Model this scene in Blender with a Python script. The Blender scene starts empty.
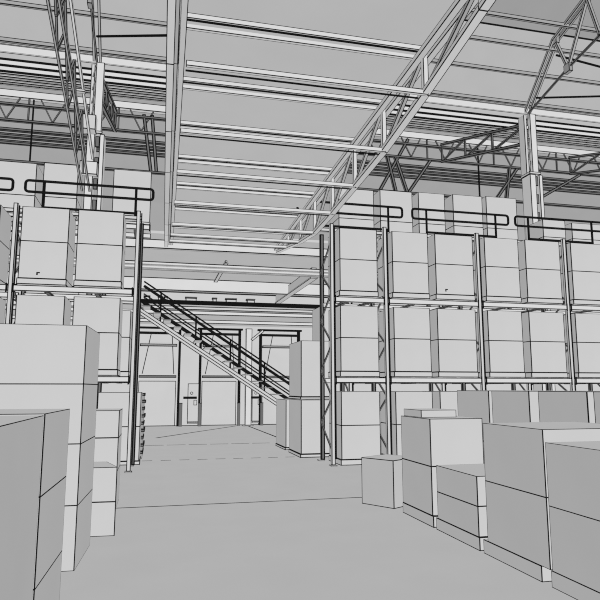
import bpy, math
from mathutils import Vector, Matrix
S = bpy.context.scene
COL = S.collection

# ------------------------------------------------------------------ camera
cd = bpy.data.cameras.new('camera')
cam = bpy.data.objects.new('camera', cd)
COL.objects.link(cam)
PITCH, YAW = math.atan(88 / 600), math.atan(145 / math.hypot(600, 88))
cam.location = (0, 0, 1.75)
cam.rotation_euler = (math.pi / 2 + PITCH, 0, -YAW)
cd.sensor_width = 36
cd.lens = 36.0
cd.clip_end = 300
S.camera = cam

# ------------------------------------------------------------------ light
S.view_settings.view_transform = 'Standard'
S.view_settings.look = 'None'
S.view_settings.exposure = 0
S.view_settings.gamma = 1
S.cycles.max_bounces = 0
S.cycles.diffuse_bounces = 0
S.cycles.use_denoising = False
S.cycles.pixel_filter_type = 'BLACKMAN_HARRIS'
S.cycles.filter_width = 1.1
w = bpy.data.worlds.new('world')
w.use_nodes = True
w.node_tree.nodes['Background'].inputs[0].default_value = (0.4, 0.4, 0.4, 1)
w.node_tree.nodes['Background'].inputs[1].default_value = 0.0
S.world = w


def sun(name, direction, energy):
    l = bpy.data.lights.new(name, 'SUN')
    l.energy = energy
    l.angle = 0
    l.use_shadow = False
    o = bpy.data.objects.new(name, l)
    o.rotation_euler = Vector(direction).to_track_quat('-Z', 'Y').to_euler()
    COL.objects.link(o)


sun('light_along_aisle', (0, 1, 0), 2.37)
sun('light_from_left', (1, -1, 0), 2.09)
sun('light_from_right', (-1, -1, 0), 2.09)
sun('light_from_roof', (0, 0, -1), 1.75)
sun('light_off_floor', (0, 0, 1), 1.72)


# ------------------------------------------------------------------ materials
def mat(name, v):
    m = bpy.data.materials.new(name)
    m.use_nodes = True
    nt = m.node_tree
    nt.nodes.clear()
    out = nt.nodes.new('ShaderNodeOutputMaterial')
    d = nt.nodes.new('ShaderNodeBsdfDiffuse')
    d.inputs['Roughness'].default_value = 0
    tc = nt.nodes.new('ShaderNodeTexCoord')
    n = nt.nodes.new('ShaderNodeTexNoise')
    n.inputs['Scale'].default_value = 1.3
    r = nt.nodes.new('ShaderNodeValToRGB')
    r.color_ramp.elements[0].position = .3
    r.color_ramp.elements[1].position = .7
    for e, k in zip(r.color_ramp.elements, (.985, 1.015)):
        e.color = (v * k, v * k, v * k, 1)
    nt.links.new(tc.outputs['Object'], n.inputs['Vector'])
    nt.links.new(n.outputs['Fac'], r.inputs['Fac'])
    nt.links.new(r.outputs['Color'], d.inputs['Color'])
    nt.links.new(d.outputs['BSDF'], out.inputs['Surface'])
    return m


INK = mat('black_paint', .012)
CARD = mat('pale_grey_card', .80)
STEEL = mat('grey_steel', .82)
BRIGHT = mat('white_painted_steel', .93)
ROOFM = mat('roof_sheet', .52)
FARROOF_LIGHTENED = mat('far_roof_sheet_lightened', .72)  # far sheet lightened in colour, since the rising slope catches less light
FARROOF_DARKENED = mat('far_roof_sheet_darkened', .49)  # same far sheet darkened in colour to offset light on the falling slope
ROOF_SHADED = mat('upper_roof_sheet', .45)  # darker copy of the hall sheet: shade of the flatter slope in its colour
CEIL = mat('canopy_sheet', .80)
CONC = mat('concrete', .785)
WALLM = mat('wall_panel', .80)
CLAD = mat('grey_cladding', .50)
DARK = mat('dark_grey_steel', .22)
MIDG = mat('mid_grey_steel', .45)


# ------------------------------------------------------------------ mesh builder
class MB:
    """collects solid shapes whose faces carry a dark painted rim"""

    def __init__(self, ink=.012, flat=1.0):
        self.flat = flat        # share of the rim width kept on level edges
        self.v, self.f, self.m, self.ink = [], [], [], ink * 1.5

    def face(self, idx, ink, mi=0):
        P = [self.v[i] for i in idx]
        n = len(P)
        L = [(P[(i + 1) % n] - P[i]).length for i in range(n)]
        t = min(ink, .3 * min(L))
        if t <= 0:
            self.f.append(tuple(idx))
            self.m.append(mi)
            return
        T = [t * (1 if abs((P[(i + 1) % n] - P[i]).z) > .5 * L[i] else self.flat) for i in range(n)]
        inn = []
        for i in range(n):
            a = (P[i - 1] - P[i]).normalized()
            b = (P[(i + 1) % n] - P[i]).normalized()
            s = max(.2, a.cross(b).length)
            self.v.append(P[i] + a * (T[i] / s) + b * (T[i - 1] / s))
            inn.append(len(self.v) - 1)
        self.f.append(tuple(inn))
        self.m.append(mi)
        for i in range(n):
            j = (i + 1) % n
            self.f.append((idx[i], idx[j], inn[j], inn[i]))
            self.m.append(1)

    def hexa(self, c, ink=None, mi=0):
        """c: eight corners, bottom ring then top ring, both counter-clockwise from above"""
        ink = self.ink if ink is None else ink
        b = len(self.v)
        self.v += [Vector(p) for p in c]
        for q in ((3, 2, 1, 0), (4, 5, 6, 7), (0, 1, 5, 4), (1, 2, 6, 5), (2, 3, 7, 6), (3, 0, 4, 7)):
            self.face([b + i for i in q], ink, mi)
        return self

    def box(self, x0, x1, y0, y1, z0, z1, ink=None, mi=0):
        return self.hexa([(x0, y0, z0), (x1, y0, z0), (x1, y1, z0), (x0, y1, z0),
                          (x0, y0, z1), (x1, y0, z1), (x1, y1, z1), (x0, y1, z1)], ink, mi)

    def bar(self, p, q, wd, ht=None, ink=None, mi=0, side=None):
        """rectangular member from p to q; wd across, ht in the plane of the member and the vertical"""
        p, q = Vector(p), Vector(q)
        ht = wd if ht is None else ht
        d = (q - p).normalized()
        u = Vector((0, 0, 1)) if abs(d.z) < .98 else Vector((0, 1, 0))
        s = d.cross(u).normalized() if side is None else Vector(side).normalized()
        u = s.cross(d).normalized()
        s, u = s * wd / 2, u * ht / 2
        return self.hexa([p - s - u, p + s - u, p + s + u, p - s + u,
                          q - s - u, q + s - u, q + s + u, q - s + u], ink, mi)

    def pipe(self, pts, r, n=8, closed=False, mi=1):
        pts = [Vector(p) for p in pts]
        k = len(pts)
        rings = []
        for i, p in enumerate(pts):
            a = pts[i - 1] if (i or closed) else p
            c = pts[(i + 1) % k] if (i < k - 1 or closed) else p
            d = (c - a).normalized()
            u = Vector((0, 0, 1)) if abs(d.z) < .9 else Vector((1, 0, 0))
            if closed:
                u = Vector((0, 1, 0))
            s = d.cross(u).normalized()
            u = s.cross(d)
            b = len(self.v)
            for j in range(n):
                t = 2 * math.pi * j / n
                self.v.append(p + s * r * math.cos(t) + u * r * math.sin(t))
            rings.append(list(range(b, b + n)))
        for i in range(k if closed else k - 1):
            A, B = rings[i], rings[(i + 1) % k]
            for j in range(n):
                self.f.append((A[j], A[(j + 1) % n], B[(j + 1) % n], B[j]))
                self.m.append(mi)
        if not closed:
            self.f.append(tuple(reversed(rings[0])))
            self.f.append(tuple(rings[-1]))
            self.m += [mi, mi]
        return self

    def cyl(self, x, y, z0, z1, r, n=14, mi=0, ink=None):
        ink = self.ink if ink is None else ink
        b = len(self.v)
        for z in (z0, z1):
            for j in range(n):
                t = 2 * math.pi * j / n
                self.v.append(Vector((x + r * math.cos(t), y + r * math.sin(t), z)))
        for j in range(n):
            self.f.append((b + j, b + (j + 1) % n, b + n + (j + 1) % n, b + n + j))
            self.m.append(mi)
        self.face([b + n + j for j in range(n)], ink * .5, mi)
        self.f.append(tuple(b + j for j in reversed(range(n))))
        self.m.append(mi)
        return self

    def build(self, name, m, parent=None, origin=None):
        me = bpy.data.meshes.new(name)
        o0 = Vector(origin) if origin else Vector((0, 0, 0))
        me.from_pydata([tuple(p - o0) for p in self.v], [], self.f)
        me.materials.append(m)
        me.materials.append(INK)
        me.polygons.foreach_set('material_index', self.m)
        me.update()
        o = bpy.data.objects.new(name, me)
        COL.objects.link(o)
        o.location = o0
        if parent:
            o.parent = parent
            o.matrix_parent_inverse = Matrix.Identity(4)
            o.location = o0 - parent_origin(parent)
        return o


def parent_origin(p):
    v = Vector((0, 0, 0))
    while p:
        v = v + Vector(p.location)
        p = p.parent
    return v


def part(mb, name, m, parent, label=None):
    o = mb.build(name, m, parent, origin=parent_origin(parent))
    if label:
        o['label'] = label
    return o


def thing(name, label, cat, loc, group=None):
    o = bpy.data.objects.new(name, None)
    COL.objects.link(o)
    o.location = loc
    o.empty_display_size = .2
    return tag(o, label, cat, group)


def tag(o, label, cat, group=None):
    o['label'] = label
    o['category'] = cat
    if group:
        o['group'] = group
    return o


def struct(o):
    o['kind'] = 'structure'
    return o


ORD = ['first', 'second', 'third', 'fourth', 'fifth', 'sixth', 'seventh', 'eighth', 'ninth', 'tenth', 'eleventh',
       'twelfth', 'thirteenth', 'fourteenth', 'fifteenth', 'sixteenth', 'seventeenth', 'eighteenth']

# ================================================================== SETTING
XL, XR, YB = -14.0, 32.0, 29.0
struct(MB(0).box(XL, XR, -1, YB + .3, -.2, 0).build('floor', CONC))
m = MB(0)
m.box(-.52, 3.42, 9.535, 9.567, .0005, .003, mi=1)
struct(m.build('floor_line_1', CONC))
for k, (yy, wd, n, fill) in enumerate(((15.4, .045, 9, .55), (19.43, .06, 6, .85)), 2):
    m = MB(0)
    for i in range(n):
        a = -.25 + i * 4.0 / n
        m.box(a, a + fill * 4.0 / n, yy, yy + wd, .0005, .003, mi=1)
    struct(m.build('floor_line_%d' % k, CONC))
struct(MB(0).bar((.1, 22.3, .002), (3.78, 28.5, .002), .09, .003, mi=1).build('floor_line_4', CONC))
struct(MB(0).bar((4.27, 28.4, .002), (4.33, 20.3, .002), .07, .003, mi=1).build('floor_line_5', CONC))

# back wall: pale below the mezzanine, grey cladding above
struct(MB(.02).box(XL, XR, YB, YB + .3, 0, 6.3).build('wall_back', WALLM))
struct(MB(.02).box(XL, XR, YB, YB + .3, 6.3, 12.2).build('wall_back_upper', CLAD))
struct(MB(.02).box(XL - .3, XL, -1, YB + .3, 0, 12).build('wall_left', WALLM))
struct(MB(.02).box(XR, XR + .3, -1, YB + .3, 0, 12).build('wall_right', WALLM))


def sheet(name, m, pts, th=.06, x0=XL, x1=XR, ink=.0):
    """roof sheet: profile pts (y, z) extruded along x"""
    for i, ((ya, za), (yb, zb)) in enumerate(zip(pts, pts[1:])):
        mb = MB(ink)
        mb.hexa([(x0, ya, za), (x1, ya, za), (x1, yb, zb), (x0, yb, zb),
                 (x0, ya, za + th), (x1, ya, za + th), (x1, yb, zb + th), (x0, yb, zb + th)])
        struct(mb.build('%s_%d' % (name, i + 1), m))


# hall roof over the camera: eave at the columns, knee, then up over the viewer
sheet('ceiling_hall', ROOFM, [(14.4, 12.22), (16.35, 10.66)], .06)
sheet('ceiling_hall_upper', ROOF_SHADED, [(-1, 16.9), (14.4, 12.22)], .06)
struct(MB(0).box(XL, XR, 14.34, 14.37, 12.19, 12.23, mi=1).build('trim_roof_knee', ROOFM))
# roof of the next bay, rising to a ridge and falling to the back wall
sheet('ceiling_rear', FARROOF_LIGHTENED, [(16.35, 10.76), (22.3, 12.79)], .06)
sheet('ceiling_rear_fall', FARROOF_DARKENED, [(22.3, 12.79), (29.1, 10.64)], .06)


# ================================================================== ROOF STEEL
def lateral(name, y, z0, z1, wd, m, label, cat, group, x0=XL + .1, x1=XR - .1, ink=.012, flange=0, slope=0):
    """a member running across the hall"""
    t = thing(name, label, cat, (0, y, z0), group)
    mb = MB(ink).box(x0, x1, y, y + wd, z0, z1)
    part(mb, 'web', m, t)
    if flange:
        part(MB(ink).box(x0, x1, y - flange, y + wd, z0 - .035, z0), 'bottom_flange', m, t)
        part(MB(ink).box(x0, x1, y - flange * .5, y + wd, z1, z1 + .03), 'top_flange', m, t)
    return t


lateral('eave_girder', 16.0, 10.44, 10.67, .22, BRIGHT, 'long white eave girder running across the hall on top of the columns',
        'girder', None, flange=.06)
for k, (yy, zz) in enumerate(((15.86, 10.70), (15.2, 11.33), (14.62, 11.87), (13.9, 12.19), (12.4, 12.65), (10.6, 13.2))):
    lateral('hall_purlin', yy, zz - .02, zz + .1, .07, ROOFM,
            'thin grey purlin under the hall roof, %s line up from the white eave girder' % ORD[k], 'purlin', 'hall roof purlins', ink=.014)
# rear bay roof purlins (pale), close together in view
for k, (yy, z0, z1) in enumerate(((16.6, 10.60, 10.76), (17.3, 10.78, 10.99), (18.0, 10.96, 11.2), (18.6, 11.25, 11.42), (19.15, 11.44, 11.62), (19.7, 11.62, 11.8),
                                 (20.25, 11.81, 11.99), (20.8, 11.99, 12.17), (21.35, 12.18, 12.36))):
    t = lateral('rear_purlin', yy, z0, z1, .08, BRIGHT if k < 3 else STEEL,
                'pale purlin beyond the eave girder, %s one behind it on the rising roof' % ORD[k], 'purlin', 'rear bay purlins', ink=.016 if k < 3 else .022)
    if k < 3:
        part(MB(0).box(XL + .1, XR - .1, yy - .02, yy + .02, z0 - .045, z0 - .005, mi=1), 'dark_lip', INK, t)
lateral('ridge_girder', 22.0, 12.05, 12.33, .2, BRIGHT, 'pale ridge girder far behind the columns above the lattice truss', 'girder', None, ink=.018)
# long lattice girder under the ridge
lt = thing('lattice_girder', 'dark lattice girder of crossing bars hung under the pale ridge girder', 'girder', (0, 22.05, 11.1))
part(MB(.03).box(XL + .2, XR - .2, 22.0, 22.12, 11.74, 11.84), 'upper_chord', DARK, lt)
part(MB(.03).box(XL + .2, XR - .2, 22.0, 22.12, 11.14, 11.24), 'lower_chord', DARK, lt)
x = -9.0
k = 0
while x < 27:
    part(MB(.03).bar((x, 22.06, 12.05), (x + .42, 22.06, 11.24), .05), 'web_bar', DARK, lt)
    part(MB(.03).bar((x + .84, 22.06, 12.05), (x + .42, 22.06, 11.24), .05), 'web_bar', DARK, lt)
    if k % 2 == 0:
        part(MB(.03).bar((x + 1.15, 22.06, 12.05), (x + 1.15, 22.06, 11.2), .06), 'post_bar', DARK, lt)
    x += 1.55
    k += 1
for x in (-4.6, 13.1):
    part(MB(0).box(x - .025, x + .025, 22.03, 22.09, 9.7, 12.04, mi=1), 'hanger_rod', INK, lt, 'long thin hanger rod')
# bunched purlins on the falling part of the rear roof
for k in range(5):
    yy = 24.6 + k * .2
    zz = 12.75 - (yy - 22.3) * .316
    lateral('valley_purlin', yy, zz - .17, zz - .05, .08, (DARK, MIDG)[k % 2],
            'dark purlin low on the far roof slope, %s one beyond the lattice girder' % ORD[k], 'purlin', 'far slope purlins', ink=.03)
part(MB(.03).box(XL + .2, XR - .2, 22.0, 22.12, 9.62, 9.72), 'tie_rail', DARK, lt)


def hall_truss(x, label, rods):
    """roof truss in the plane of a column, rising from the eave over the camera"""
    t = thing('roof_truss', label, 'roof truss', (x, 16.05, 10.45))
    T = [(16.05, 10.5), (14.48, 12.1), (13.05, 12.5), (10.2, 13.3)]
    B = [(16.05, 10.45), (14.0, 10.94), (12.68, 11.17), (10.4, 12.6)]
    mb = MB(.012)
    for dx in (-.08, .08):
        for a, b in zip(T, T[1:]):
            mb.bar((x + dx, *a), (x + dx, *b), .07, .09)
    part(mb, 'top_chord', MIDG, t)
    mb = MB(.012)
    for a, b in zip(B, B[1:]):
        mb.bar((x, *a), (x, *b), .05, .06)
    part(mb, 'tie_rod', DARK, t)
    for a, b in ((T[1], B[1]), (T[2], B[1]), (T[2], B[2]), (T[3], B[2])):
        part(MB(.012).bar((x, *a), (x, *b), .09, .07), 'web', MIDG, t)
    for p in (T[1], B[1]):
        part(MB(.012).box(x - .06, x + .06, p[0] - .12, p[0] + .12, p[1] - .14, p[1] + .12), 'gusset', MIDG, t)
    for a, b in ((rods[0], rods[1]), (rods[2], rods[3])):
        part(MB(.0).bar(a, b, .045, mi=1), 'brace_rod', INK, t, 'thin black brace rod')
    return t


RODL = ((-1.8, 15.45, 10.9), (.35, 13.0, 9.75), (-.75, 13.6, 11.0), (.3, 13.0, 10.9))
RODR = ((11.35, 15.54, 10.78), (14.6, 14.2, 10.6), (11.35, 14.48, 11.62), (14.0, 14.2, 11.1))
hall_truss(-1.82, 'dark roof truss rising from the column behind the rack with the tall front stack', RODL)
hall_truss(11.35, 'dark roof truss with open triangle webs rising from the column behind the long rack', RODR)


def column(x, label):
    t = thing('steel_column', label, 'column', (x, 16, 0))
    part(MB(.013).box(x - .02, x + .19, 15.88, 16.0, 8.45, 10.42), 'upper_shaft', BRIGHT, t)
    part(MB(.013).box(x - .16, x - .06, 16.0, 16.3, 8.45, 10.42), 'rear_shaft', STEEL, t)
    for i in range(5):
        z = 8.5 + i * .38
        part(MB(.012).bar((x - .1, 15.95, z), (x - .02, 15.95, z + .36), .03), 'lacing_bar', MIDG, t)
    part(MB(.013).box(x - .18, x + .22, 15.82, 16.3, 8.38, 8.46), 'cap_plate', STEEL, t)
    part(MB(.013).box(x - .16, x + .04, 15.84, 16.28, 0, 8.38), 'channel', BRIGHT, t)
    part(MB(.013).box(x + .16, x + .28, 15.84, 16.28, 0, 8.38), 'channel', BRIGHT, t)
    for i in range(14):
        z = .5 + i * .58
        part(MB(.013).box(x + .045, x + .155, 15.9, 15.94, z, z + .3), 'batten_plate', DARK, t)
    part(MB(.013).box(x - .15, x + .27, 15.9, 16.2, -.0, .03), 'base_plate', STEEL, t)
    return t


column(11.35, 'white twin channel column rising behind the long rack to the eave girder')
tcol = column(-1.8, 'white steel column rising behind the short rack to the eave girder')
part(MB(.014).box(-2.08, -1.64, 15.66, 15.83, 7.2, 7.55), 'bracket', BRIGHT, tcol, 'white box bracket on the column face')
part(MB(.014).box(-2.14, -1.72, 15.5, 15.83, 8.35, 8.75), 'junction_box', STEEL, tcol)

t = thing('lattice_truss', 'inclined twin chord lattice truss coming down to the column behind the short rack', 'truss', (-1.85, 12, 8))
zt_ = lambda y: 8.85 - .265 * (y - 10.9)
zb_ = lambda y: 8.1 - .266 * (y - 9.8)
for dx in (-.09, .09):
    part(MB(.009).bar((-1.85 + dx, 5.5, zt_(5.5)), (-1.85 + dx, 15.6, zt_(15.6)), .06, .08), 'top_chord', STEEL, t)
    part(MB(.009).bar((-1.85 + dx, 5.5, zb_(5.5)), (-1.85 + dx, 15.3, zb_(15.3)), .05, .06), 'bottom_chord', MIDG, t)
y = 5.6
k = 0
while y < 14.6:
    a, b = ((y, zb_(y)), (y + .75, zt_(y + .75))) if k % 2 == 0 else ((y, zt_(y)), (y + .75, zb_(y + .75)))
    part(MB(.009).bar((-1.85, *a), (-1.85, *b), .05, .05), 'web', DARK, t)
    a, b = ((y, zt_(y)), (y + .75, zb_(y + .75))) if k % 2 == 0 else ((y, zb_(y)), (y + .75, zt_(y + .75)))
    part(MB(.009).bar((-1.93, *a), (-1.93, *b), .045, .045), 'web', DARK, t)
    if k % 4 == 2:
        part(MB(.009).box(-2.0, -1.7, y - .05, y + .05, zt_(y) - .12, zt_(y) - .06), 'spacer_plate', STEEL, t)
    y += .75
    k += 1

# ---- far bracing frames running away under the rear roof
for fx, lab in ((-1.75, 'dark rear frame running back from the column behind the short rack'),
                (5.2, 'dark rear frame seen through the canopy truss above the long rack'),
                (11.4, 'dark rear frame running back from the column behind the long rack'),
                (17.6, 'dark rear frame at the far end above the long rack')):
    t = thing('rear_truss', lab, 'roof truss', (fx, 19, 10.4))
    P = [(16.2, 10.2), (18.2, 10.75), (20.1, 11.35), (22.02, 11.9)]
    Q = [(16.2, 9.55), (18.2, 10.1), (20.1, 10.6), (22.02, 11.14)]
    for nm, L in (('top_chord', P), ('bottom_chord', Q)):
        part(MB(.02).bar((fx, *L[0]), (fx, *L[-1]), .12, .1), nm, DARK, t)
    for i in range(3):
        part(MB(.02).bar((fx, *P[i]), (fx, *Q[i + 1]), .07), 'web', DARK, t)
        part(MB(.02).bar((fx, *P[i + 1]), (fx, *Q[i + 1]), .07), 'web', DARK, t)
# ---- raking legs in the plane of the lattice girder
for k, legs in enumerate((((9.9, 12.0, 8.6, 9.68), (8.95, 11.2, 9.3, 9.68), (9.3, 11.2, 9.8, 9.68), (10.9, 11.2, 9.85, 9.68)),
                          ((14.98, 11.2, 13.85, 9.68), (14.6, 11.2, 14.35, 9.68), (18.1, 11.15, 15.6, 9.68)), ((-.75, 11.9, -.42, 9.68), (-.45, 11.9, -.22, 9.68)))):
    t = thing('raking_frame', ('dark raking legs leaning under the lattice girder above the long rack', 'dark raking legs under the lattice girder just short of the column',
                               'dark pair of close legs beside the hanging canopy truss')[k], 'brace', (legs[0][0], 22.07, 10))
    for (xa, za, xb, zb) in legs:
        part(MB(.03).bar((xa, 22.07, za), (xb, 22.07, zb), .13), 'leg', DARK, t)

# ---- canopy over the aisle: two bowed trusses, purlins, struts and a flat sheet
NODE = [(2.4, 6.42, 6.42), (4.0, 6.40, 6.22), (5.58, 6.38, 6.0), (7.13, 6.35, 5.76), (8.72, 6.33, 5.57), (10.23, 6.30, 5.48), (11.75, 6.26, 5.40),
        (13.25, 6.2, 5.36), (14.75, 6.13, 5.5), (16.3, 6.06, 5.72), (17.85, 6.0, 5.93)]


def canopy_truss(xa, xb, label, twin):
    """xa at the near end, xb at the far end"""
    X = lambda y: xa + (xb - xa) * (y - 5) / 12.85
    t = thing('canopy_truss', label, 'truss', (xa, 10, 6))
    for s in ((0.0, .075) if twin else (-.07, .07)):
        mb = MB(.007).hexa([(X(2.4) - .05 + s, 2.4, 6.38), (X(2.4) + .05 + s, 2.4, 6.38), (X(17.85) + .05 + s, 17.85, 5.96), (X(17.85) - .05 + s, 17.85, 5.96),
                            (X(2.4) - .05 + s, 2.4, 6.46), (X(2.4) + .05 + s, 2.4, 6.46), (X(17.85) + .05 + s, 17.85, 6.04), (X(17.85) - .05 + s, 17.85, 6.04)])
        part(mb, 'top_chord', STEEL, t)
    mb = MB(.007)
    for (ya, _, za), (yb, _, zb) in zip(NODE, NODE[1:]):
        mb.bar((X(ya) - (.065 if twin else 0), ya, za), (X(yb) - (.065 if twin else 0), yb, zb), .10 if twin else .12, .07)
    part(mb, 'bottom_chord', STEEL, t)
    for i, (ya, zt, zb) in enumerate(NODE[1:-1], 1):
        part(MB(.007).bar((X(ya), ya, zb), (X(ya), ya, zt), .075, .075), 'vertical_web', BRIGHT, t)
        y2, z2 = NODE[i - 1][0], NODE[i - 1][1]
        part(MB(.007).bar((X(ya), ya, zb), (X(y2), y2, z2), .06, .06), 'diagonal_web', MIDG, t)
    return t


canopy_truss(.085, .25, 'narrow canopy truss seen end on, running overhead along the short rack side of the aisle', True)
canopy_truss(3.46, 3.56, 'open web canopy truss with bowed lower chord crossing overhead to the long rack', False)
struct(MB(.0).hexa([(.1, 1.5, 6.67), (3.6, 1.5, 6.67), (3.6, 17.9, 6.25), (.3, 17.9, 6.25),
                    (.1, 1.5, 6.71), (3.6, 1.5, 6.71), (3.6, 17.9, 6.29), (.3, 17.9, 6.29)]).build('ceiling_canopy', CEIL))
cnt = 0
for (y, zt, zb) in NODE[3:-1]:
    za, zt = zt, zt - .085 * max(0, 1 - (y - 7) / 9)
    t = thing('canopy_purlin', 'pale ledged purlin on the canopy trusses, %s from the viewer' % ORD[cnt], 'purlin', (1.9, y, zt), 'canopy purlins')
    part(MB(.006).box(.2, 3.56, y - .05, y - .01, zt + .09, zt + .16), 'web', BRIGHT, t)
    part(MB(0).box(.2, 3.56, y - .03, y, zt + .075, zt + .09, mi=1), 'dark_lip', INK, t)
    part(MB(.006).box(.2, 3.56, y + .1, y + .15, zt + .045, zt + .11), 'lower_flange', BRIGHT, t)
    part(MB(0).box(.2, 3.56, y - .01, y + .1, zt + .1, zt + .12), 'soffit', STEEL, t)
    t = thing('canopy_strut', 'pale flat strut between the lower chords of the canopy trusses, %s from the viewer' % ORD[cnt], 'strut', (1.9, y, zb), 'canopy struts')
    part(MB(.006).box(.24, 3.5, y - .05, y + .0, zb - .045, zb + .025), 'bar', BRIGHT, t)
    part(MB(0).box(.24, 3.5, y + .1, y + .125, zb - .035, zb - .02, mi=1), 'lip', INK, t)
    cnt += 1

# ---- ceiling of the low rear part of the aisle
struct(MB(0).box(-6, 9.0, 18.35, 28.9, 6.42, 6.5).build('ceiling_mezzanine', CEIL))
lateral('drop_beam', 18.2, 5.92, 6.2, .14, BRIGHT, 'deep white beam across the aisle just past the canopy end', 'beam', None, x0=-6, x1=8.8, ink=.02)
t = lateral('flanged_beam', 21.5, 5.90, 6.2, .12, BRIGHT, 'white flanged beam across the aisle above the mezzanine front', 'beam', None, x0=-6, x1=8.8, ink=.024)
part(MB(.016).box(-6, 8.8, 21.3, 21.5, 6.03, 6.06), 'middle_flange', STEEL, t)
part(MB(.016).box(-6, 8.8, 21.3, 21.5, 5.90, 5.93), 'bottom_flange', STEEL, t)
lateral('rear_beam', 25.9, 5.88, 6.42, .14, BRIGHT, 'tallest white beam across the aisle nearest the back wall', 'beam', None, x0=-6, x1=8.8, ink=.026)
for k, x in enumerate((2.4, 5.75)):
    t = thing('soffit_joist', ('short grey joist under the low ceiling over the stairs', 'long grey joist under the low ceiling above the box stacks')[k],
              'joist', (x, 21.7, 6.2))
    part(MB(.018).box(x - .1, x + .1, 21.75, 28.8, 5.93, 6.3) if k else MB(.018).box(x - .04, x + .04, 21.75, 25.85, 6.32, 6.41), 'web', CEIL, t)
    part(MB(.018).box(x - .14, x + .14, 21.75, 28.8, 5.88, 5.93) if k else MB(.018).box(x - .08, x + .08, 21.75, 25.85, 6.29, 6.32), 'flange', STEEL, t)

# ---- mezzanine
t = thing('mezzanine_deck', 'mezzanine deck with black front edge spanning the aisle above the dock doors', 'mezzanine', (2, 21.8, 4.6))
part(MB(0).box(-6, 8.8, 21.9, 28.9, 4.72, 4.8), 'deck_plate', WALLM, t)
part(MB(.0).box(-6, 8.8, 21.78, 21.88, 4.73, 4.88, mi=1), 'edge_channel', INK, t, 'black edge channel')
part(MB(.02).box(-6, 8.8, 21.78, 21.9, 4.54, 4.67), 'lower_flange', STEEL, t)
for yy in (23.4, 26.5):
    part(MB(.02).box(-6, 8.8, yy, yy + .12, 4.56, 4.72), 'joist', BRIGHT, t)
part(MB(.02).box(-6, -.55, 20.5, 21.78, 4.5, 4.62), 'landing', STEEL, t)
# small things standing on the deck edge
for k, (x0, x1) in enumerate(((-.5, -.3), (.0, .16), (.22, .34), (1.0, 1.4), (2.0, 2.15), (2.5, 2.9), (3.3, 3.6))):
    t = thing('tool_crate', 'small dark crate on the edge of the mezzanine deck, %s from the short rack' % ORD[k], 'crate', (x0, 22.6, 4.8), 'crates on the mezzanine')
    part(MB(.02).box(x0, x1, 22.5, 22.72, 4.8, 5.08), 'body', STEEL, t)
    part(MB(.02).box(x0 - .02, x1 + .02, 22.48, 22.74, 5.08, 5.12), 'lid', DARK, t)

t = thing('mezzanine_post', 'white post with knee brace under the mezzanine by the floor corner', 'post', (4.3, 28.4, 0))
part(MB(.02).box(4.12, 4.42, 28.25, 28.5, 0.03, 4.55), 'shaft', BRIGHT, t)
part(MB(.02).box(4.02, 4.52, 28.15, 28.6, 0, .03), 'base_plate', STEEL, t)
part(MB(.02).bar((4.38, 28.3, 4.0), (4.95, 28.3, 4.47), .2, .13), 'knee_brace', STEEL, t)

# ---- stairs
SL = (4.3 - 1.24) / (-.64 - 4.07)
zs = lambda x, z0=4.38: z0 + SL * (x + .64)
xe = -.64 - 4.3 / SL
t = thing('staircase', 'open steel staircase with black handrails climbing to the mezzanine', 'staircase', (2.6, 21, 0))
for yy in (20.55, 21.6):
    part(MB(.016).bar((-.64, yy, 4.38), (xe, yy, zs(xe)), .06, .12), 'stringer', STEEL, t)
n = 18
for i in range(n):
    x = -.5 + i * (xe + .3) / n
    z = zs(x) + .2
    part(MB(.012).box(x, x + .27, 20.59, 21.56, z - .03, z), 'tread', STEEL, t)
for hh, rad, nm in ((.45, .065, 'toe_rail'), (.65, .024, 'mid_rail'), (.76, .024, 'mid_rail'), (1.04, .05, 'handrail'), (1.2, .028, 'top_wire')):
    part(MB().pipe([(-.5, 21.66, zs(-.5) + hh), (xe - .6, 21.66, zs(xe - .6) + hh)], rad), nm, INK, t, 'black ' + nm.replace('_', ' '))
for i in range(5):
    x = .1 + i * 1.25
    part(MB().pipe([(x, 21.66, zs(x)), (x, 21.66, zs(x) + 1.22)], .03), 'baluster', INK, t, 'black baluster')

# ---- dock doors, tracks, bollards and personnel doors on the back wall
DD = ((-.75, .95, 'short rack'), (2.14, 3.78, 'middle'), (5.02, 6.7, 'long rack'))
for k, (x0, x1, side) in enumerate(DD):
    d = MB(.02)
    d.box(x0, x1, YB - .08, YB, 0.01, 2.08)
    door = struct(d.build('door_%d' % (k + 1), WALLM))
    up = MB(.0)
    up.box(x0, x1, YB - .08, YB, 2.1, 3.62)
    part(up, 'upper_panel', WALLM, door)
    up = MB(.0)
    up.box(x0, x1, YB - .08, YB, 3.86, 4.5)
    part(up, 'top_panel', WALLM, door)
    part(MB(.02).box(x0, x1, YB - .2, YB - .02, 2.22, 2.34), 'rail_bar', DARK, door)
    part(MB(.03).box(x0, x1, YB - .2, YB - .02, 3.68, 3.80), 'rail_bar', MIDG, door)
    part(MB().pipe([(x0 - .1, YB - .2, 4.3), (x1 + .1, YB - .2, 4.3)], .06), 'spring_shaft', INK, door)
    part(MB().pipe([(x0 + .15, YB - .15, 2.4), (x0 + .5, YB - .15, 4.3)], .018), 'cable', INK, door)
    part(MB().pipe([(x1 - .12, YB - .15, 2.4), (x1 - .25, YB - .15, 4.3)], .018), 'cable', INK, door)
    for j, xx in enumerate((x0 - .1, x1 + .12)):
        tr = MB(.02).box(xx - .05, xx + .05, YB - .3, YB - .02, 0, 4.52, mi=1)
        part(tr, 'track', INK, door)
    part(MB(.02).box(x0 - .25, x1 + .25, YB - .34, YB - .1, 4.5, 4.58, mi=1), 'header', INK, door)
bn = 0
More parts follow.
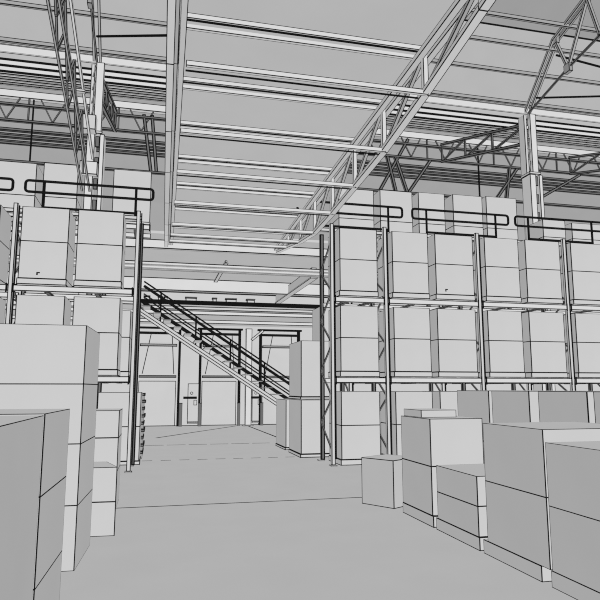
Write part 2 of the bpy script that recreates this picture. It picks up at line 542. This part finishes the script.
for x, where in ((-.85, 'nearest the short rack upright'), (1.18, 'between the first dock door and the panic bar door'), (2.05, 'just past the panic bar door'), (3.86, 'beside the white mezzanine post'), (4.96, 'at the door behind the stair foot')):
    t = thing('bollard', 'grey bollard against the back wall, %s' % where, 'bollard', (x, 28.55, 0), 'bollards along the back wall')
    part(MB(.02).cyl(x, 28.55, 0, 1.04, .075), 'post', DARK, t)
    part(MB(.0).cyl(x, 28.55, 1.04, 1.07, .08, mi=1), 'cap', INK, t)
for k, (x0, x1) in enumerate(((1.5, 2.02), (4.54, 5.0))):
    d = struct(MB(.018).box(x0, x1, YB - .12, YB, .18, 1.96).build('door_%d' % (k + 4), WALLM))
    part(MB(.018).box(x0 + .01, x1, YB - .14, YB - .02, .1, .17), 'kick_plate', STEEL, d)
    part(MB().pipe([(x0 - .2, YB - .18, 1.3), (x1 - .1, YB - .18, 1.3)], .055), 'panic_bar', INK, d, 'black panic bar')
    part(MB().pipe([(x0 + .18 + .06 * math.cos(a * .785), YB - .14, 1.51 + .06 * math.sin(a * .785)) for a in range(8)], .014, closed=True), 'peephole', INK, d)
    part(MB(.018).box(x0 + .28, x0 + .44, YB - .15, YB - .1, .95, 1.2), 'lock_case', STEEL, d)

# ================================================================== PALLET RACKS
ZB = (1.87, 3.76)       # underside of the load beams


def frame(x, y0, y1, top, rack, ink=.012):
    f = MB(ink).box(x, x + .09, y0, y0 + .08, 0.02, top)
    u = part(f, 'upright', STEEL, rack)
    r = MB(ink * 2.2).box(x + .04, x + .14, y1 - .08, y1, 0.02, top)
    part(r, 'rear_post', DARK, u)
    b = MB(.008)
    z = .3
    s = 0
    while z < top - .7:
        ya, yb = (y0 + .06, y1 - .06) if s % 2 == 0 else (y1 - .06, y0 + .06)
        part(MB(.01).bar((x + .045, ya, z), (x + .045, yb, z + .62), .035, .035), 'brace', DARK, u)
        z += .62
        s += 1
    for yy in (y0, y1 - .08):
        part(MB(ink).box(x - .03, x + .12, yy - .05, yy + .13, 0, .02), 'foot_plate', STEEL, u)
    # dark slotted strip on the aisle face
    part(MB(0).box(x + .1, x + .125, y0 + .01, y0 + .06, .15, top - .05, mi=1), 'slot_strip', INK, u)


def beams(x0, x1, y0, y1, zs_, rack, top_bar=None, ink=.012):
    for z in zs_:
        for yy in (y0 - .03, y1 - .03):
            b = part(MB(ink).box(x0 + .09, x1, yy, yy + .06, z, z + .125), 'load_beam', BRIGHT, rack)
            if yy < y0:
                for xx in (x0 + .095, x1 - .035):
                    part(MB(0).box(xx, xx + .03, yy - .012, yy, z - .04, z + .16, mi=1), 'beam_hook', INK, b)
    for z in zs_:
        for i in range(2):
            xm = x0 + (x1 - x0) * (.3 + .4 * i)
            part(MB(.01).box(xm - .05, xm + .05, y0 + .03, y1 - .03, z - .01, z + .03), 'cross_tie', DARK, rack)


UPR = [3.95, 5.30, 7.80, 10.34, 12.86]
UPL = [-.53, -3.06, -5.59]
rr = thing('pallet_rack', 'long front pallet rack of five uprights filled with grey boxes, beside the column', 'pallet rack', (8.4, 13.96, 0))
for x in UPR:
    frame(x, 13.42, 14.55, 5.66, rr)
for a, b in zip(UPR, UPR[1:]):
    beams(a, b, 13.42, 14.5, ZB, rr)
part(MB(.014).box(3.95, 12.95, 14.47, 14.55, 5.74, 5.84), 'top_rail', STEEL, rr)
lr = thing('pallet_rack', 'short front pallet rack behind the tall foreground stack, ending at the aisle', 'pallet rack', (-3, 13.96, 0))
for x in UPL:
    frame(x, 13.42, 14.55, 5.66, lr)
for a, b in zip(UPL[1:], UPL):
    beams(a, b, 13.42, 14.5, ZB, lr)
part(MB(.014).box(-5.59, -.44, 14.47, 14.55, 5.74, 5.84), 'top_rail', STEEL, lr)

# guard rails on top of the racks
G = [(3.4, 6.28, 'over the end of the long rack, partly behind the canopy truss'), (6.57, 9.46, 'over the middle bays of the long rack'), (9.68, 12.57, 'in front of the column on the long rack'),
     (-3.08, -.2, 'over the short rack bay beside the aisle'), (-6.2, -3.35, 'over the far bay of the short rack')]
for x0, x1, wtxt in G:
    t = thing('guard_rail', 'black looped guard rail %s' % wtxt, 'guard rail', (x0, 14.5, 5.84), 'guard rails on the racks')
    zt, zb, r = 6.53, 6.26, .07
    loop = []
    for cx, cz, a0 in ((x1 - r, zt - r, 0), (x0 + r, zt - r, 90), (x0 + r, zb + r, 180), (x1 - r, zb + r, 270)):
        for a in (0, 30, 60, 90):
            q = math.radians(a0 + a)
            loop.append((cx + r * math.cos(q), 14.5, cz + r * math.sin(q)))
    part(MB().pipe(loop, .032, closed=True), 'rail_loop', INK, t)
    for xp in (x0 + .41, x1 - .4):
        if xp > UPR[0] or xp < 0:
            part(MB().pipe([(xp, 14.5, 5.84), (xp, 14.5, zt)], .03), 'post', INK, t)
    part(MB().pipe([(max(x0 + .41, 4.0) if x0 > 0 else x0 + .41, 14.5, 5.9), (x1 - .4, 14.5, 5.9)], .032), 'foot_bar', INK, t)


# ================================================================== LOADS
def pallet(x0, x1, y0, y1, z, label, group, ink=.012, h=.14, rot=0):
    t = thing('pallet', label, 'pallet', ((x0 + x1) / 2, y0, z), group)
    part(MB(ink).box(x0, x1, y0, y1, z + .008, z + h), 'deck', STEEL, t)
    for k in range(3):
        xx = x0 + .02 + (x1 - x0 - .14) * k / 2
        part(MB(0).box(xx, xx + .1, y0 + .02, y1 - .02, z, z + .008), 'runner', STEEL, t)
    return t


def carton(x0, x1, y0, y1, z0, z1, label, group, ink=.012, mark=False):
    o = tag(MB(ink, .58 if ink > .009 else .72).box(x0, x1, y0, y1, z0, z1).build('carton', CARD, origin=((x0 + x1) / 2, (y0 + y1) / 2, z0)), label, 'carton', group)
    if mark:
        mx, mz = mark
        mb = MB(0)
        mb.box(mx, mx + .07, y0 - .006, y0 - .001, mz + .03, mz + .055, mi=1)
        mb.box(mx, mx + .03, y0 - .006, y0 - .001, mz - .01, mz + .03, mi=1)
        part(mb, 'hook_mark', INK, o, 'small black hook mark')
    return o


def load(x0, x1, z, zm, zt, where, group, y0=13.4, dep=1.0, ph=.14, mark=None, ink=.012, shift=0):
    pallet(x0 - .02, x1 + .01, y0, y0 + dep, z, 'pallet, %s' % where, group + ' pallets', ink, ph)
    carton(x0, x1, y0 + .01, y0 + dep, z + ph, zm, 'lower carton, %s' % where, group + ' cartons', ink, mark)
    carton(x0, x1, y0 + .01, y0 + dep, zm, zt, 'upper carton, %s' % where, group + ' cartons', ink)


BAY_R = ['in the narrow end bay', 'first slot of the second bay', 'second slot of the second bay', 'first slot of the third bay',
         'second slot of the third bay', 'first slot of the last bay in view']
SLOT = [(4.18, 5.13), (5.52, 6.47), (6.66, 7.70), (8.03, 9.0), (9.2, 10.22), (10.56, 11.5)]
for k, (x0, x1) in enumerate(SLOT):
    load(x0, x1, 3.9, 4.80, 5.56, 'long rack upper level, %s' % BAY_R[k], 'long rack', mark=(6.9, 4.12) if k == 2 else None)
    load(x0, x1, 2.0, 2.92, 3.68, 'long rack middle level, %s' % BAY_R[k], 'long rack')
    if k < 3:
        load(x0, x1, 0, .90, 1.67, 'long rack floor level, %s' % BAY_R[k], 'long rack')
BAY_L = ['beside the aisle upright', 'next to the second upright', 'just past the second upright']
for k, (x0, x1) in enumerate([(-1.75, -.79), (-2.88, -1.92), (-4.25, -3.3)]):
    load(x0, x1, 3.9, 4.84, 5.59, 'short rack upper level, %s' % BAY_L[k], 'short rack', mark=(-2.52, 4.12) if k == 1 else None)
    load(x0, x1, 2.0, 2.92, 3.68, 'short rack middle level, %s' % BAY_L[k], 'short rack')

# rear rack rows: uprights, beams and the loads that rise above the front racks
for xs, lab, lds in (([4.85, 7.45, 10.05, 12.65, 15.2], 'rear pallet rack standing behind the long front rack', None),
                     ([-1.42, -3.95, -6.48], 'rear pallet rack standing behind the short front rack', None)):
    t = thing('pallet_rack', lab, 'pallet rack', (xs[0], 15.6, 0))
    for x in xs:
        frame(x, 14.85, 15.75, 5.58, t)
    xo = sorted(xs)
    for a, b in zip(xo, xo[1:]):
        beams(a, b, 14.85, 15.72, (1.87, 3.76, 5.6), t)
    if xs[0] < 0:
        beams(-1.42, -.24, 14.85, 15.72, (5.6,), t)
        beams(-1.42, -.6, 14.85, 15.72, (1.87,), t)
TOPR = [(4.62, 5.62, 7.08), (5.8, 6.75, 7.12), (6.93, 7.4 + .33, 7.14), (7.98, 8.9, 7.16), (9.02, 10.0, 7.18), (10.83, 11.58, 6.62), (11.8, 12.8, 6.58)]
WTR = ['behind the lower end of the canopy truss', 'second from the aisle, behind the rails', 'third from the aisle behind the looped rails',
       'fourth from the aisle behind the looped rails', 'just short of the column', 'just past the column', 'farthest past the column']
for k, (x0, x1, zt) in enumerate(TOPR):
    zm = 6.25 if zt > 6.8 else 6.0
    load(x0, x1, 5.73, zm if zt > 6.8 else 6.1, zt, 'topping the rear rack, %s' % WTR[k], 'rear rack', y0=14.86, dep=.85, ph=.1)
TOPL = [(-1.17, -.27, 7.08, 'beside the hanging canopy truss'), (-2.78, -1.99, 7.12, 'beside the white column'), (-4.1, -2.93, 7.08, 'at the end of the guard rail')]
for k, (x0, x1, zt, wt) in enumerate(TOPL[1:]):
    load(x0, x1, 5.73, 6.28, zt, 'topping the short rear rack, %s' % wt, 'rear rack', y0=14.86, dep=.85, ph=.1)
carton(-1.17, -.26, 14.87, 15.7, 5.8, 7.1, 'tall single carton topping the short rear rack, beside the hanging canopy truss', None, .012)
pallet(-1.18, -.25, 14.86, 15.7, 5.73, 'thin pallet under the tall single carton on the short rear rack', None, .008, .07)
# lower rear-rack loads seen through the front racks
carton(4.28, 4.69, 15.5, 16.4, 2.97, 3.94, 'narrow carton standing on top of the tall stack behind the long rack end', 'stair foot cartons', .014)
load(5.6, 6.5, 2.0, 2.95, 3.7, 'rear rack middle level behind the second bay of the long rack', 'rear rack', y0=14.9, dep=.8)
load(-1.26, -.62, 2.0, 2.95, 3.6, 'rear rack middle level behind the short rack end', 'rear rack', y0=14.9, dep=.8)
carton(-1.27, -.3, 14.62, 15.55, .1, .87, 'lower grey carton standing on the floor behind the foot of the short rack upright', 'rear floor cartons')
carton(-1.27, -.3, 14.62, 15.55, .87, 1.65, 'upper grey carton standing on the floor stack behind the short rack upright', 'rear floor cartons')
pallet(-1.29, -.28, 14.6, 15.55, -.04 + .04, 'pale pallet on the floor under the cartons behind the short rack upright', 'rear floor pallets', h=.1)
for k in range(9):
    z = k * .18
    t = thing('pallet', 'dark edged empty pallet in the tall pallet stack beside the aisle, %s from the floor' % ORD[k], 'pallet', (-.72, 16.0, z), 'empty pallet stack')
    part(MB(.02).box(-1.2, -.24 + (.02 if k % 2 else 0), 15.95, 17.0, z + .11, z + .18), 'deck', DARK, t)
    for j in range(3):
        xx = -1.18 + j * .41
        part(MB(.0).box(xx, xx + .1, 15.97, 16.98, z + .02, z + .11), 'runner', MIDG, t)
    part(MB(.02).box(-1.2, -.26, 15.95, 17.0, z, z + .02), 'bottom_board', DARK, t)

# box stacks behind the end of the long rack
INKF = .014
pallet(3.62, 4.7, 15.1, 16.5, 0, 'pale pallet under the tall box stack behind the long rack end', 'stair foot pallets', INKF, .1)
carton(3.64, 4.7, 15.12, 16.5, .1, 1.45, 'large lower carton of the tall stack behind the long rack end', 'stair foot cartons', INKF)
pallet(3.62, 4.7, 15.1, 16.5, 1.45, 'thin pallet between the two large cartons behind the long rack end', 'stair foot pallets', INKF, .08)
carton(3.64, 4.7, 15.12, 16.5, 1.53, 2.97, 'large upper carton of the tall stack behind the long rack end', 'stair foot cartons', INKF)
carton(3.66, 4.7, 17.05, 18.45, .08, 1.42, 'large low carton by the stair foot behind the tall stack', 'stair foot cartons', INKF)
pallet(3.64, 4.7, 17.05, 18.45, 0, 'pale pallet under the low carton by the stair foot', 'stair foot pallets', INKF, .08)
carton(4.35, 5.3, 16.6, 17.0 + .02, .0, .9, 'short carton tucked between the tall stack and the low carton by the stair foot', 'stair foot cartons', INKF)

# ================================================================== FOREGROUND STACKS
IN = .0052
XS = 3.47
for (y0, y1, pa, pb, zm, zt, w_, nm) in ((7.3, 8.24, 7.28, 8.25, .755, 1.355, .755, 'stack with the thin flat box on top'),
                                         (6.17, 7.15, 6.16, 7.2, .47, .79, .9, 'low stack between two higher ones'),
                                         (4.95, 5.99, 5.08, 6.08, .77, 1.375, 1.15, 'second nearest stack of the front row'),
                                         (3.75, 4.92, 3.8, 4.94, .705, 1.26, 1.1, 'nearest stack of the front row')):
    i = IN * (y0 + y1) / 11
    pallet(XS - .0, XS + w_, pa, pb, 0, 'pale pallet under the %s' % nm, 'front row pallets', i, .15)
    carton(XS, XS + w_, y0, y1, .15, zm, 'lower grey carton of the %s' % nm, 'front row cartons', i)
    carton(XS, XS + w_, y0, y1, zm, zt, 'upper grey carton of the %s' % nm, 'front row cartons', i)
carton(3.5, 4.02, 7.62, 8.2, 1.355, 1.455, 'thin flat carton lying on top of a front row stack', None, .006)
# turned crate at the far end of the front row
c, s = math.cos(math.radians(32)), math.sin(math.radians(32))
mb = MB(.0075)
o0 = Vector((3.46, 8.55, 0))
uu, vv = Vector((c, s, 0)) * .62, Vector((-s, c, 0)) * .6
q = [o0, o0 + uu, o0 + uu + vv, o0 + vv]
mb.hexa([p + Vector((0, 0, 0)) for p in q] + [p + Vector((0, 0, .69)) for p in q])
tag(mb.build('carton', CARD, origin=(3.46, 8.9, 0)), 'small turned grey carton on the floor at the far end of the front row', 'carton')
# second row behind
for k, (y0, y1) in enumerate(((8.46, 9.46), (7.42, 8.37), (6.26, 7.21), (5.15, 6.15))):
    nm = 'second row behind the front stacks, %s from the rack' % ORD[k]
    pallet(5.0, 6.02, y0, y1, 0, 'pallet under the stack in the %s' % nm, 'second row pallets', .008, .15)
    carton(5.02, 6.0, y0, y1, .15, .93, 'lower carton in the %s' % nm, 'second row cartons', .008)
    carton(5.02, 6.0, y0, y1, .93, 1.71, 'upper carton in the %s' % nm, 'second row cartons', .008)

# left foreground
carton(-2.2, -.695, 2.3, 4.23, 0, 1.575, 'large plain crate nearest the viewer, beside the tall stack', 'corner cartons', .004)
mb = lambda z0, z1: MB(.0048, .7).hexa([(x, y, z) for z in (z0, z1) for x, y in ((-1.75, 4.24), (-.69, 4.26), (-.66, 5.2), (-1.75, 5.2))])
for z0, z1, nm in ((0, .5, 'bottom'), (.5, 1.06, 'middle'), (1.06, 1.585, 'top')):
    tag(mb(z0, z1).build('carton', CARD, origin=(-1.2, 4.7, z0)),
        '%s of the slightly turned stack between the plain crate and the tall stack' % {'bottom': 'low carton', 'middle': 'lower carton', 'top': 'upper carton'}[nm],
        'carton', 'corner cartons')
for z0, z1, nm in ((0, .61, 'lowest'), (.61, 1.2, 'second lowest'), (1.2, 1.79, 'second highest'), (1.79, 2.385, 'topmost')):
    o = MB(.006, .6).hexa([(x, y, z) for z in (z0, z1) for x, y in ((-1.75, 6.46), (-.70, 6.46), (-.655, 7.45), (-1.75, 7.45))]).build('carton', CARD, origin=(-1.2, 6.9, z0))
    tag(o, '%s carton of the tall foreground stack' % nm, 'carton', 'tall stack cartons')
for z0, z1, nm in ((0, .395, 'lower'), (.395, .80, 'upper')):
    o = MB(.008, .6).hexa([(x, y, z) for z in (z0, z1) for x, y in ((-1.2, 7.86), (-.41, 7.82), (-.58, 8.42), (-1.2, 8.45))]).build('carton', CARD, origin=(-.8, 8.1, z0))
    tag(o, '%s carton of the low two box stack by the aisle' % nm, 'carton', 'aisle side cartons')
for z0, z1, nm in ((0, .54, 'lowest'), (.54, 1.02, 'middle'), (1.02, 1.42, 'topmost')):
    carton(-1.25, -.50, 9.5, 10.3, z0, z1, '%s carton of the three box stack behind the low aisle stack' % nm, 'aisle side cartons', .008)
